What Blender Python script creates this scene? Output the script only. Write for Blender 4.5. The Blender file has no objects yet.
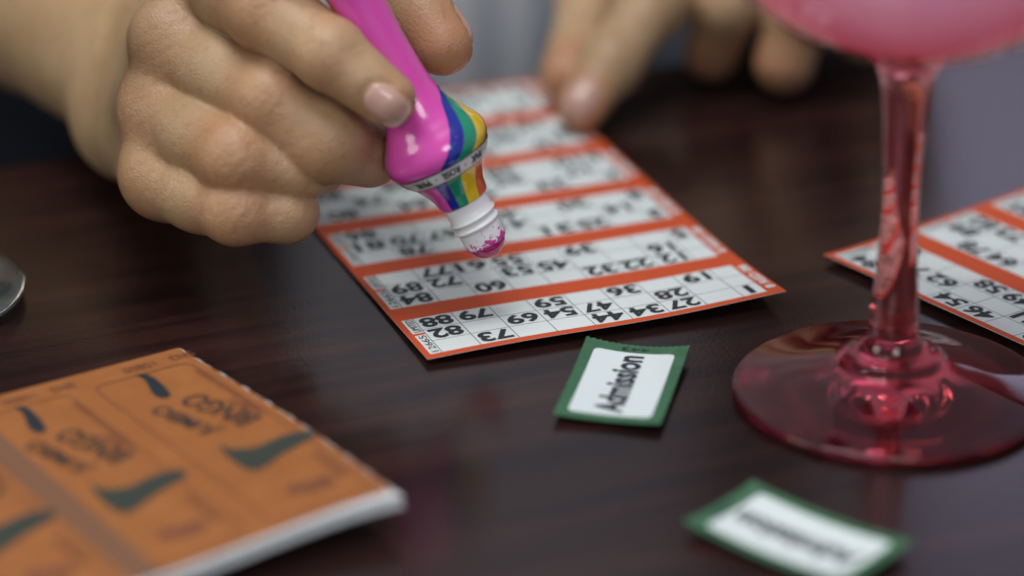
import bpy, bmesh, math, random
import numpy as np
from mathutils import Vector, Matrix

# ------------------------------------------------------------------ camera, world, lights, exposure
sc = bpy.context.scene
F_PX, PITCH, CAM_H = 3165.4, 0.4224, 0.3404
cd = bpy.data.cameras.new('camera')
cam = bpy.data.objects.new('camera', cd)
sc.collection.objects.link(cam)
cam.location = (0, 0, CAM_H)
cam.rotation_euler = (math.pi / 2 - PITCH, 0, 0)
cd.sensor_width = 36.0
cd.lens = F_PX / 1024 * 36
cd.clip_start = 0.02
cd.clip_end = 50
cd.dof.use_dof = True
cd.dof.focus_distance = 0.802
cd.dof.aperture_fstop = 3.7
cd.dof.aperture_blades = 0
sc.camera = cam

vs = sc.view_settings
vs.view_transform = 'Standard'
vs.look = 'None'
vs.gamma = 1
vs.use_curve_mapping = False
vs.exposure = 0.0

W = bpy.data.worlds.new('room_light')
sc.world = W
W.use_nodes = True
bg = W.node_tree.nodes['Background']
bg.inputs[0].default_value = (0.50, 0.60, 0.74, 1)
bg.inputs[1].default_value = 0.45


def area(name, loc, target, size, power, color, size_y=None):
    l = bpy.data.lights.new(name, 'AREA')
    l.energy = power
    l.color = color
    if size_y:
        l.shape = 'RECTANGLE'
        l.size_y = size_y
    else:
        l.shape = 'DISK'
    l.size = size
    o = bpy.data.objects.new(name, l)
    sc.collection.objects.link(o)
    o.location = loc
    o.rotation_euler = (Vector(target) - Vector(loc)).to_track_quat('-Z', 'Y').to_euler()
    return o


area('ceiling_panel_light', (-0.35, 0.50, 1.70), (0, 0.8, 0), 0.9, 16, (0.97, 0.98, 1.0), 0.7)
area('daylight_light', (-1.5, 0.2, 0.9), (0, 0.8, 0), 0.8, 7, (1.0, 0.95, 0.86))
area('front_fill_light', (0.25, -0.55, 0.95), (0, 0.8, 0), 0.6, 5.5, (1.0, 0.98, 0.96))  # unseen soft fill added behind the camera to brighten viewer-facing surfaces
for k, (x, y) in enumerate([(-0.10, 0.62), (0.02, 0.60), (0.30, 0.66)]):
    area('ceiling_spot_light', (x, y, 1.74), (0.05, 0.75, 0), 0.06, 1.3, (1.0, 0.92, 0.80))

# ------------------------------------------------------------------ helpers
CX, SX = math.cos(PITCH), math.sin(PITCH)


def ray(px, py):
    X = (px - 512) / F_PX
    Y = (py - 288) / F_PX
    return np.array([X, CX - Y * SX, -SX - Y * CX])


def P(px, py, d):
    """point seen at (px, py) at depth d along the view axis"""
    return np.array([0, 0, CAM_H]) + ray(px, py) * d


def Z(px, py, z):
    """point seen at (px, py) at height z above the tabletop"""
    r = ray(px, py)
    return P(px, py, (z - CAM_H) / r[2])


def link(o, parent=None):
    sc.collection.objects.link(o)
    if parent is not None:
        o.parent = parent
        o.matrix_parent_inverse = parent.matrix_world.inverted()
    return o


def tag(o, label=None, cat=None, group=None, kind=None):
    if label: o['label'] = label
    if cat: o['category'] = cat
    if group: o['group'] = group
    if kind: o['kind'] = kind
    return o


def empty(name, loc, rz=0):
    o = bpy.data.objects.new(name, None)
    o.location = loc
    o.rotation_euler = (0, 0, rz)
    o.empty_display_size = 0.02
    link(o)
    bpy.context.view_layer.update()
    return o


def mesh(name, verts, faces, mats, parent=None, fm=None, smooth=False):
    me = bpy.data.meshes.new(name)
    me.from_pydata([tuple(map(float, v)) for v in verts], [], [tuple(int(i) for i in f) for f in faces])
    if not isinstance(mats, (list, tuple)): mats = [mats]
    for m in mats: me.materials.append(m)
    if fm is not None: me.polygons.foreach_set('material_index', np.array(fm, dtype=np.int32))
    if smooth: me.polygons.foreach_set('use_smooth', np.ones(len(me.polygons), dtype=bool))
    me.update()
    o = bpy.data.objects.new(name, me)
    return link(o, parent)


class MB:
    def __init__(s):
        s.v, s.f, s.m = [], [], []

    def add(s, v, f, m=0):
        n = len(s.v)
        s.v += [tuple(map(float, a)) for a in v]
        s.f += [tuple(int(i) + n for i in a) for a in f]
        s.m += list(m) if hasattr(m, '__len__') else [m] * len(f)

    def box(s, c, size, rz=0, m=0, bev=0.0):
        bm = bmesh.new()
        bmesh.ops.create_cube(bm, size=1)
        bmesh.ops.scale(bm, vec=size, verts=bm.verts)
        if bev: bmesh.ops.bevel(bm, geom=list(bm.edges), offset=bev, segments=3, affect='EDGES', profile=0.6)
        bmesh.ops.rotate(bm, verts=bm.verts, cent=(0, 0, 0), matrix=Matrix.Rotation(rz, 3, 'Z'))
        bmesh.ops.translate(bm, vec=c, verts=bm.verts)
        bm.verts.index_update()
        s.add([v.co[:] for v in bm.verts], [[v.index for v in f.verts] for f in bm.faces], m)
        bm.free()

    def build(s, name, mats, parent=None, smooth=False):
        return mesh(name, s.v, s.f, mats, parent, s.m, smooth)


def lathe(prof, n=96, closed_ends=True):
    """prof: list of (r, z) -> verts, faces (r=0 points collapse)"""
    V, Fc, rings = [], [], []
    for r, z in prof:
        if r < 1e-7:
            rings.append([len(V)]); V.append((0, 0, z))
        else:
            b = len(V)
            V += [(r * math.cos(2 * math.pi * i / n), r * math.sin(2 * math.pi * i / n), z) for i in range(n)]
            rings.append(list(range(b, b + n)))
    for a, b in zip(rings[:-1], rings[1:]):
        for i in range(n):
            j = (i + 1) % n
            if len(a) == 1: Fc.append((a[0], b[j], b[i]))
            elif len(b) == 1: Fc.append((a[i], a[j], b[0]))
            else: Fc.append((a[i], a[j], b[j], b[i]))
    return V, Fc


def spline(pts, n=8):
    """Catmull-Rom through 2D points"""
    p = [pts[0]] + list(pts) + [pts[-1]]
    out = []
    for i in range(1, len(p) - 2):
        a, b, c, d = [np.array(q, float) for q in p[i - 1:i + 3]]
        for k in range(n):
            t = k / n
            out.append(tuple(.5 * (2 * b + (c - a) * t + (2 * a - 5 * b + 4 * c - d) * t * t + (-a + 3 * b - 3 * c + d) * t ** 3)))
    out.append(tuple(pts[-1]))
    return out


# ------------------------------------------------------------------ materials
def mat(name, color, rough=0.5, **kw):
    m = bpy.data.materials.new(name)
    m.use_nodes = True
    b = m.node_tree.nodes['Principled BSDF']
    b.inputs['Base Color'].default_value = (*color, 1)
    b.inputs['Roughness'].default_value = rough
    for k, v in kw.items():
        b.inputs[k.replace('_', ' ')].default_value = v
    return m


def NT(m):
    t = m.node_tree
    return t, t.nodes, t.links, t.nodes['Principled BSDF']


def noise_mix(m, c1, c2, scale, vec_scale=(1, 1, 1), rot=0, detail=6, lo=.35, hi=.65, bump=0, bscale=None, bdist=0.0002, coord='Object'):
    t, n, l, b = NT(m)
    tc = n.new('ShaderNodeTexCoord'); mp = n.new('ShaderNodeMapping')
    mp.inputs['Scale'].default_value = vec_scale
    mp.inputs['Rotation'].default_value = (0, 0, rot)
    l.new(tc.outputs[coord], mp.inputs[0])
    nz = n.new('ShaderNodeTexNoise'); nz.inputs['Scale'].default_value = scale; nz.inputs['Detail'].default_value = detail
    l.new(mp.outputs[0], nz.inputs[0])
    r = n.new('ShaderNodeValToRGB')
    r.color_ramp.elements[0].position = lo; r.color_ramp.elements[1].position = hi
    r.color_ramp.elements[0].color = (*c1, 1); r.color_ramp.elements[1].color = (*c2, 1)
    l.new(nz.outputs[0], r.inputs[0]); l.new(r.outputs[0], b.inputs['Base Color'])
    if bump:
        z2 = n.new('ShaderNodeTexNoise'); z2.inputs['Scale'].default_value = bscale or scale; z2.inputs['Detail'].default_value = 4
        l.new(mp.outputs[0], z2.inputs[0])
        bp = n.new('ShaderNodeBump'); bp.inputs['Strength'].default_value = bump; bp.inputs['Distance'].default_value = bdist
        l.new(z2.outputs[0], bp.inputs['Height']); l.new(bp.outputs[0], b.inputs['Normal'])
    return m


EDGE = math.radians(23.8)
M = {}
# table: dark mahogany laminate, grain along the person's edge
m = mat('mahogany_laminate', (.03, .015, .015), .20); M['wood'] = m
t, n, l, b = NT(m)
tc = n.new('ShaderNodeTexCoord')
mp = n.new('ShaderNodeMapping'); mp.inputs['Scale'].default_value = (6, 110, 60)
l.new(tc.outputs['Object'], mp.inputs[0])
n1 = n.new('ShaderNodeTexNoise'); n1.inputs['Scale'].default_value = 1.6; n1.inputs['Detail'].default_value = 8; n1.inputs['Distortion'].default_value = .6
l.new(mp.outputs[0], n1.inputs[0])
mp2 = n.new('ShaderNodeMapping'); mp2.inputs['Scale'].default_value = (3, 14, 10)
l.new(tc.outputs['Object'], mp2.inputs[0])
n2 = n.new('ShaderNodeTexNoise'); n2.inputs['Scale'].default_value = 2.0; n2.inputs['Detail'].default_value = 3
l.new(mp2.outputs[0], n2.inputs[0])
r1 = n.new('ShaderNodeValToRGB')
e = r1.color_ramp.elements
e[0].position = .36; e[0].color = (.015, .0066, .0068, 1)
e[1].position = .66; e[1].color = (.034, .0140, .0122, 1)
l.new(n1.outputs[0], r1.inputs[0])
mx = n.new('ShaderNodeMix'); mx.data_type = 'RGBA'; mx.blend_type = 'MULTIPLY'; mx.inputs[0].default_value = .8
r2 = n.new('ShaderNodeValToRGB'); r2.color_ramp.elements[0].color = (.55, .5, .5, 1); r2.color_ramp.elements[1].color = (1.25, 1.15, 1.1, 1)
r2.color_ramp.elements[0].position = .35; r2.color_ramp.elements[1].position = .7
l.new(n2.outputs[0], r2.inputs[0]); l.new(r1.outputs[0], mx.inputs['A']); l.new(r2.outputs[0], mx.inputs['B'])
l.new(mx.outputs['Result'], b.inputs['Base Color'])
n3 = n.new('ShaderNodeTexNoise'); n3.inputs['Scale'].default_value = 900; l.new(tc.outputs['Object'], n3.inputs[0])
bp = n.new('ShaderNodeBump'); bp.inputs['Strength'].default_value = .12; bp.inputs['Distance'].default_value = .0003
l.new(n3.outputs[0], bp.inputs['Height']); l.new(bp.outputs[0], b.inputs['Normal'])

M['paper'] = mat('newsprint_white', (.66, .72, .705), .75)
M['orange'] = mat('printed_orange', (.56, .072, .012), .6)
M['ink'] = mat('black_ink', (.018, .022, .026), .6)
M['line'] = mat('thin_grid_line', (.16, .19, .20), .6)
M['back'] = mat('page_back', (.42, .40, .38), .8)
M['green'] = noise_mix(mat('green_print', (.035, .19, .075), .6), (.034, .115, .055), (.046, .150, .072), 300)
M['white'] = mat('ticket_white', (.68, .755, .75), .65)
M['kraft'] = noise_mix(mat('orange_card', (.42, .17, .05), .6), (.315, .108, .026), (.36, .128, .032), 120)
M['kline'] = mat('brown_print', (.17, .055, .035), .6)
M['kband'] = mat('pale_brown_band', (.20, .092, .048), .6)
M['navyink'] = mat('dark_navy_ink', (.012, .022, .03), .6)
M['edge'] = noise_mix(mat('paper_edge', (.6, .6, .58), .8), (.60, .61, .61), (.80, .81, .82), 900, (1, 1, 6))
M['pink'] = mat('pink_plastic', (.74, .085, .46), .22, Coat_Weight=.8, Coat_Roughness=.06, Subsurface_Weight=.15, Subsurface_Scale=.003)
M['blue'] = mat('blue_stripe', (.012, .025, .30), .22, Coat_Weight=.8, Coat_Roughness=.06)
M['grn'] = mat('green_stripe', (.01, .27, .15), .22, Coat_Weight=.8, Coat_Roughness=.06)
M['yel'] = mat('yellow_stripe', (.80, .53, .015), .22, Coat_Weight=.8, Coat_Roughness=.06)
M['org'] = mat('orange_stripe', (.68, .10, .01), .22, Coat_Weight=.8, Coat_Roughness=.06)
M['band'] = mat('white_band', (.78, .78, .76), .35, Coat_Weight=.4)
M['dye'] = mat('wet_magenta_foam', (.46, .004, .14), .18, Coat_Weight=.6)
# white neck with magenta smears close to the tip
m = mat('stained_white_plastic', (.8, .8, .8), .38, Subsurface_Weight=.1, Subsurface_Scale=.002); M['neck'] = m
t, n, l, b = NT(m)
tc = n.new('ShaderNodeTexCoord'); sp = n.new('ShaderNodeSeparateXYZ'); l.new(tc.outputs['Object'], sp.inputs[0])
nz = n.new('ShaderNodeTexNoise'); nz.inputs['Scale'].default_value = 620; nz.inputs['Detail'].default_value = 5; nz.inputs['Distortion'].default_value = 1.2
l.new(tc.outputs['Object'], nz.inputs[0])
mr = n.new('ShaderNodeMapRange'); mr.inputs[1].default_value = 0; mr.inputs[2].default_value = .0060
mr.inputs[3].default_value = .53; mr.inputs[4].default_value = .22
l.new(sp.outputs[2], mr.inputs[0])
ad = n.new('ShaderNodeMath'); ad.operation = 'ADD'; l.new(mr.outputs[0], ad.inputs[0]); l.new(nz.outputs[0], ad.inputs[1])
rp = n.new('ShaderNodeValToRGB'); rp.color_ramp.elements[0].position = .94; rp.color_ramp.elements[1].position = .99
rp.color_ramp.elements[0].color = (.86, .87, .88, 1); rp.color_ramp.elements[1].color = (.60, .04, .34, 1)
l.new(ad.outputs[0], rp.inputs[0]); l.new(rp.outputs[0], b.inputs['Base Color'])

# skin
def skin(name):
    m = mat(name, (.45, .26, .16), .42, Subsurface_Weight=.18, Subsurface_Scale=.004)
    t, n, l, b = NT(m)
    b.inputs['Subsurface Radius'].default_value = (1, .35, .2)
    b.inputs['Specular IOR Level'].default_value = .42
    tc = n.new('ShaderNodeTexCoord')
    n1 = n.new('ShaderNodeTexNoise'); n1.inputs['Scale'].default_value = 55; n1.inputs['Detail'].default_value = 4
    l.new(tc.outputs['Object'], n1.inputs[0])
    rp = n.new('ShaderNodeValToRGB'); rp.color_ramp.elements[0].position = .35; rp.color_ramp.elements[1].position = .7
    rp.color_ramp.elements[0].color = (.41, .265, .140, 1); rp.color_ramp.elements[1].color = (.51, .345, .195, 1)
    l.new(n1.outputs[0], rp.inputs[0])
    at = n.new('ShaderNodeAttribute'); at.attribute_name = 'flush'
    mx = n.new('ShaderNodeMix'); mx.data_type = 'RGBA'
    mx.inputs['B'].default_value = (.45, .170, .085, 1)
    l.new(at.outputs['Fac'], mx.inputs[0]); l.new(rp.outputs[0], mx.inputs['A'])
    # freckles
    n4 = n.new('ShaderNodeTexNoise'); n4.inputs['Scale'].default_value = 420; n4.inputs['Detail'].default_value = 2
    l.new(tc.outputs['Object'], n4.inputs[0])
    r4 = n.new('ShaderNodeValToRGB'); r4.color_ramp.elements[0].position = .58; r4.color_ramp.elements[1].position = .74
    r4.color_ramp.elements[0].color = (1, 1, 1, 1); r4.color_ramp.elements[1].color = (.90, .84, .80, 1)
    l.new(n4.outputs[0], r4.inputs[0])
    m2 = n.new('ShaderNodeMix'); m2.data_type = 'RGBA'; m2.blend_type = 'MULTIPLY'; m2.inputs[0].default_value = 1
    l.new(mx.outputs['Result'], m2.inputs['A']); l.new(r4.outputs[0], m2.inputs['B'])
    l.new(m2.outputs['Result'], b.inputs['Base Color'])
    # fine crosshatched skin relief
    v = n.new('ShaderNodeTexVoronoi'); v.feature = 'DISTANCE_TO_EDGE'; v.inputs['Scale'].default_value = 900
    l.new(tc.outputs['Object'], v.inputs[0])
    n2 = n.new('ShaderNodeTexNoise'); n2.inputs['Scale'].default_value = 340; n2.inputs['Detail'].default_value = 6; n2.inputs['Distortion'].default_value = 2.5
    l.new(tc.outputs['Object'], n2.inputs[0])
    b1 = n.new('ShaderNodeBump'); b1.inputs['Strength'].default_value = .5; b1.inputs['Distance'].default_value = .0003
    l.new(v.outputs['Distance'], b1.inputs['Height'])
    b2 = n.new('ShaderNodeBump'); b2.inputs['Strength'].default_value = .28; b2.inputs['Distance'].default_value = .0005
    l.new(n2.outputs[0], b2.inputs['Height']); l.new(b1.outputs[0], b2.inputs['Normal'])
    l.new(b2.outputs[0], b.inputs['Normal'])
    return m


M['skin'] = skin('skin')
M['nail'] = mat('fingernail', (.55, .34, .27), .26, Subsurface_Weight=.2, Subsurface_Scale=.002, Coat_Weight=.35, Coat_Roughness=.15)

# glass
def glass(name, color, diffuse=None, fac=0.0, rough=0.0):
    m = mat(name, color, rough, Transmission_Weight=1.0, IOR=1.5)
    if diffuse:
        t, n, l, b = NT(m)
        d = n.new('ShaderNodeBsdfPrincipled'); d.inputs['Base Color'].default_value = (*diffuse, 1); d.inputs['Roughness'].default_value = .15
        d.inputs['Subsurface Weight'].default_value = .3
        d.inputs['Subsurface Scale'].default_value = .01
        s = n.new('ShaderNodeMixShader'); s.inputs[0].default_value = fac
        l.new(b.outputs[0], s.inputs[1]); l.new(d.outputs[0], s.inputs[2]); l.new(s.outputs[0], n['Material Output'].inputs[0])
    return m


M['redglass'] = glass('red_glass', (.92, .11, .15), (.50, .01, .04), .045)
M['redstem'] = glass('red_stem_glass', (.96, .36, .34), (.60, .06, .06), .10)
M['redbowl'] = glass('pale_red_glass', (.98, .74, .76), (.85, .30, .33), .16)
t, n, l, b = NT(M['redbowl'])
tr = n.new('ShaderNodeBsdfTransparent'); lw_ = n.new('ShaderNodeLayerWeight'); lw_.inputs[0].default_value = .35
cr = n.new('ShaderNodeValToRGB'); cr.color_ramp.elements[0].color = (1.0, .86, .91, 1); cr.color_ramp.elements[1].color = (.95, .22, .22, 1); cr.color_ramp.elements[0].position = .25
l.new(lw_.outputs['Facing'], cr.inputs[0]); l.new(cr.outputs[0], tr.inputs[0])
gl = n.new('ShaderNodeBsdfGlossy'); gl.inputs['Roughness'].default_value = .03
fr = n.new('ShaderNodeFresnel'); fr.inputs[0].default_value = 1.5
ms = n.new('ShaderNodeMixShader'); ge = n.new('ShaderNodeNewGeometry'); mt = n.new('ShaderNodeMath'); mt.operation = 'SUBTRACT'; mt.use_clamp = True
l.new(fr.outputs[0], mt.inputs[0]); l.new(ge.outputs['Backfacing'], mt.inputs[1]); l.new(mt.outputs[0], ms.inputs[0]); l.new(tr.outputs[0], ms.inputs[1]); l.new(gl.outputs[0], ms.inputs[2])
l.new(ms.outputs[0], n['Material Output'].inputs[0])
M['clear'] = glass('clear_glass', (.93, .97, .96), (.55, .62, .60), .045)
M['drink'] = mat('cloudy_pink_drink', (.98, .80, .87), .15, Subsurface_Weight=1.0, Subsurface_Scale=.05)
M['drink'].node_tree.nodes['Principled BSDF'].inputs['Subsurface Radius'].default_value = (1, .7, .8)
t, n, l, b = NT(M['drink'])
tl = n.new('ShaderNodeBsdfTranslucent'); tl.inputs[0].default_value = (1.0, .82, .89, 1)
ms = n.new('ShaderNodeMixShader'); ms.inputs[0].default_value = .6
l.new(b.outputs[0], ms.inputs[1]); l.new(tl.outputs[0], ms.inputs[2]); l.new(ms.outputs[0], n['Material Output'].inputs[0])
M['shirt'] = mat('grey_blue_shirt', (.4, .45, .5), .85)
t, n, l, b = NT(M['shirt'])
tc = n.new('ShaderNodeTexCoord'); wv = n.new('ShaderNodeTexWave'); wv.inputs['Scale'].default_value = 14; wv.inputs['Distortion'].default_value = .4
mp = n.new('ShaderNodeMapping'); mp.inputs['Rotation'].default_value = (0, 0, -EDGE)
l.new(tc.outputs['Object'], mp.inputs[0]); l.new(mp.outputs[0], wv.inputs[0])
rp = n.new('ShaderNodeValToRGB'); rp.color_ramp.elements[0].color = (.50, .55, .60, 1); rp.color_ramp.elements[1].color = (.74, .78, .82, 1)
l.new(wv.outputs[0], rp.inputs[0]); l.new(rp.outputs[0], b.inputs['Base Color'])
M['trousers'] = noise_mix(mat('dark_navy_cloth', (.008, .01, .02), .9), (.006, .008, .016), (.012, .015, .028), 60)
M['floor'] = noise_mix(mat('dark_carpet', (.02, .02, .03), .95), (.014, .014, .022), (.026, .026, .036), 200)
M['wall'] = noise_mix(mat('brown_wall_paint', (.16, .12, .10), .8), (.21, .165, .14), (.25, .20, .17), 5)
M['frame'] = mat('window_frame_paint', (.5, .5, .5), .5)
M['pane'] = mat('daylit_frosted_pane', (.6, .65, .7), .6, Emission_Color=(.72, .68, 1.0, 1), Emission_Strength=1.2)
M['metal'] = mat('black_metal', (.02, .02, .02), .4, Metallic=.8)
M['seatcloth'] = noise_mix(mat('seat_cloth', (.03, .02, .02), .9), (.05, .015, .02), (.08, .02, .03), 90)

# ------------------------------------------------------------------ text geometry
_tc = {}


def text_geo(s, bold=0.02, spacing=1.0):
    key = (s, bold, spacing)
    if key in _tc: return _tc[key]
    cu = bpy.data.curves.new('lettering', 'FONT')
    cu.body = s; cu.size = 1; cu.offset = bold; cu.resolution_u = 4
    cu.space_character = spacing
    cu.align_x = 'CENTER'; cu.align_y = 'CENTER'
    o = bpy.data.objects.new('lettering', cu)
    sc.collection.objects.link(o)
    dg = bpy.context.evaluated_depsgraph_get(); dg.update()
    me = bpy.data.meshes.new_from_object(o.evaluated_get(dg))
    v = np.array([q.co[:] for q in me.vertices]).reshape(-1, 3)[:, :2]
    f = [list(p.vertices) for p in me.polygons]
    bpy.data.objects.remove(o); bpy.data.curves.remove(cu); bpy.data.meshes.remove(me)
    if len(v):
        lo, hi = v.min(0), v.max(0)
        v = v - (lo + hi) / 2
        size = hi - lo
    else: size = np.array([1., 1.])
    _tc[key] = (v, f, size)
    return _tc[key]


def subdivide(v, f, maxlen):
    """split long edges so that lettering follows a curved sheet"""
    bm = bmesh.new()
    vv = [bm.verts.new((a[0], a[1], 0)) for a in v]
    for q in f:
        try: bm.faces.new([vv[i] for i in q])
        except ValueError: pass
    for _ in range(4):
        ed = [e for e in bm.edges if e.calc_length() > maxlen]
        if not ed: break
        bmesh.ops.subdivide_edges(bm, edges=ed, cuts=1)
        bmesh.ops.triangulate(bm, faces=[q for q in bm.faces if len(q.verts) > 4])
    bm.verts.index_update()
    V = np.array([a.co[:] for a in bm.verts])[:, :2]
    Fc = [[a.index for a in q.verts] for q in bm.faces]
    bm.free()
    return V, Fc


def put_text(mb, S, s, cx, cy, w, h, rot, mi, bold=.02, lift=.00012, spacing=1.0, sub=None):
    v, f, size = text_geo(s, bold, spacing)
    if not len(v): return
    q = v / size * np.array([w, h])
    if sub: q, f = subdivide(q, f, sub)
    c, s_ = math.cos(rot), math.sin(rot)
    q = q @ np.array([[c, s_], [-s_, c]]) + np.array([cx, cy])
    mb.add([S(a, b_, lift) for a, b_ in q], f, mi)


def sheet(mb, S, us, vs_, mfun, thick, m_back, m_side, ragged=None):
    """printed sheet: cells between break lines, plus back and edges"""
    nu, nv = len(us), len(vs_)
    top = [S(u, v, 0) for v in vs_ for u in us]
    bot = [S(u, v, -thick) for v in vs_ for u in us]
    n = nu * nv
    Fc, mi = [], []
    for j in range(nv - 1):
        for i in range(nu - 1):
            a = j * nu + i
            Fc.append((a, a + 1, a + nu + 1, a + nu)); mi.append(mfun((us[i] + us[i + 1]) / 2, (vs_[j] + vs_[j + 1]) / 2))
            Fc.append((n + a, n + a + nu, n + a + nu + 1, n + a + 1)); mi.append(m_back)
    for i in range(nu - 1):
        Fc.append((i, n + i, n + i + 1, i + 1)); mi.append(m_side)
        a = (nv - 1) * nu + i
        Fc.append((a, a + 1, n + a + 1, n + a)); mi.append(m_side)
    for j in range(nv - 1):
        a = j * nu
        Fc.append((a, a + nu, n + a + nu, n + a)); mi.append(m_side)
        a = j * nu + nu - 1
        Fc.append((a, n + a, n + a + nu, a + nu)); mi.append(m_side)
    mb.add(top + bot, Fc, mi)


def refine(br, step):
    br = sorted(set(round(b_, 6) for b_ in br))
    out = [br[0]]
    for a, b_ in zip(br[:-1], br[1:]):
        k = max(1, int(math.ceil((b_ - a) / step)))
        out += [a + (b_ - a) * i / k for i in range(1, k + 1)]
    return out


def surf(origin, th, zf, z0=0.0):
    """maps sheet coordinates (u, v) to a point above the table"""
    u_ = np.array([math.cos(th), math.sin(th)]); v_ = np.array([-u_[1], u_[0]])
    o = np.array(origin)

    def S(u, v, w=0):
        xy = o + u_ * u + v_ * v
        return (xy[0], xy[1], z0 + zf(u, v) + w)
    return S


# ------------------------------------------------------------------ the setting
FLOOR = -0.75
mb = MB(); mb.box((0, 1.2, FLOOR - .05), (5.0, 6.0, .1))
tag(mb.build('floor', M['floor']), kind='structure')
WX0, WX1, WZ0, WZ1, WY = 0.16, 1.40, 0.85, 1.68, 3.6
mb = MB()
mb.box(((-2.5 + WX0) / 2, WY, .5), (WX0 + 2.5, .12, 2.5))
mb.box(((2.5 + WX1) / 2, WY, .5), (2.5 - WX1, .12, 2.5))
mb.box(((WX0 + WX1) / 2, WY, (FLOOR + WZ0) / 2), (WX1 - WX0, .12, WZ0 - FLOOR))
mb.box(((WX0 + WX1) / 2, WY, (WZ1 + 1.75) / 2), (WX1 - WX0, .12, 1.75 - WZ1))
tag(mb.build('wall_back', M['wall']), kind='structure')
mb = MB()
for x in (WX0 + .025, (WX0 + WX1) / 2, WX1 - .025): mb.box((x, WY, (WZ0 + WZ1) / 2), (.05, .08, WZ1 - WZ0), bev=.005)
for z in (WZ0 + .025, WZ1 - .025): mb.box(((WX0 + WX1) / 2, WY, z), (WX1 - WX0, .078, .05), bev=.005)
w1 = mb.build('window_1', M['frame']); tag(w1, kind='structure')
mb = MB(); mb.box(((WX0 + WX1) / 2, WY, (WZ0 + WZ1) / 2), (WX1 - WX0 - .02, .008, WZ1 - WZ0 - .02))
mb.build('pane', M['pane'], w1)
mb = MB(); mb.box((-2.44, 1.2, .5), (.12, 4.6, 2.5))
tag(mb.build('wall_left', M['wall']), kind='structure')

# ------------------------------------------------------------------ table
edge_pt = Z(280, 121.5, 0)[:2]
ed = np.array([math.cos(EDGE), math.sin(EDGE)]); nd = np.array([-ed[1], ed[0]])
TD, TW = .98, 1.5
tcn = edge_pt + ed * .22 - nd * TD / 2
table = empty('table', (tcn[0], tcn[1], FLOOR), EDGE)
mb = MB(); mb.box((0, 0, -.0125), (TW, TD, .025), bev=.004)
o = mb.build('tabletop', M['wood']); o.parent = table; o.location = (0, 0, -FLOOR)
mb = MB(); mb.box((0, 0, -.055), (TW - .25, TD - .25, .06), bev=.002)
o = mb.build('apron', M['wood']); o.parent = table; o.location = (0, 0, -FLOOR)
for sx in (-1, 1):
    for sy in (-1, 1):
        V, Fc = lathe([(0, 0), (.018, 0), (.02, .004), (.022, .1), (.03, .60), (.03, .664), (0, .664)], 24)
        o = mesh('leg', V, Fc, M['wood'], None, smooth=False); o.parent = table
        o.location = (sx * (TW / 2 - .09), sy * (TD / 2 - .09), 0)
        if True:
            for p_ in o.data.polygons: p_.use_smooth = True
tag(table, 'dark mahogany laminate table under the bingo pages, tickets and glasses', 'table')

# ------------------------------------------------------------------ bingo pages
# each ticket: rows from the near edge outwards, nine cells left to right (seen upside down)
T1 = [
    [['', '73', '', '', '44', '34', '27', '', '1'], ['82', '', '69', '54', '47', '', '28', '', ''], ['88', '79', '', '59', '', '36', '', '19', '']],
    [['84', '', '60', '', '', '32', '22', '12', ''], ['89', '72', '', '53', '45', '', '', '16', ''], ['', '77', '61', '55', '', '39', '', '', '5']],
    [['', '78', '', '56', '', '31', '25', '', '3'], ['81', '70', '67', '', '41', '', '', '14', ''], ['86', '', '', '58', '49', '', '20', '', '8']],
    [['80', '', '64', '', '46', '', '23', '', '2'], ['', '74', '', '51', '42', '35', '', '17', ''], ['87', '', '68', '', '', '38', '', '10', '6']],
    [['83', '71', '', '50', '', '33', '', '15', ''], ['', '75', '63', '', '40', '', '29', '', '4'], ['90', '', '66', '57', '', '', '24', '18', '']],
    [['85', '', '62', '', '43', '30', '', '11', ''], ['', '76', '', '52', '48', '', '21', '', '7'], ['', '', '65', '', '', '37', '26', '13', '9']],
]
T2 = [
    [['84', '', '', '54', '46', '', '30', '', '2'], ['', '71', '62', '', '', '41', '', '17', ''], ['80', '', '', '58', '49', '', '26', '', '9']],
    [['', '78', '64', '', '43', '', '22', '11', ''], ['89', '', '', '51', '', '35', '', '16', '5'], ['82', '73', '', '', '45', '39', '', '', '7']],
    [['85', '', '66', '50', '', '31', '', '', '4'], ['', '76', '', '57', '42', '', '28', '10', ''], ['88', '', '69', '', '40', '', '21', '19', '']],
    [['', '70', '', '55', '', '33', '24', '', '8'], ['81', '', '60', '', '48', '36', '', '12', ''], ['87', '79', '', '52', '', '', '29', '14', '']],
]


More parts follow.
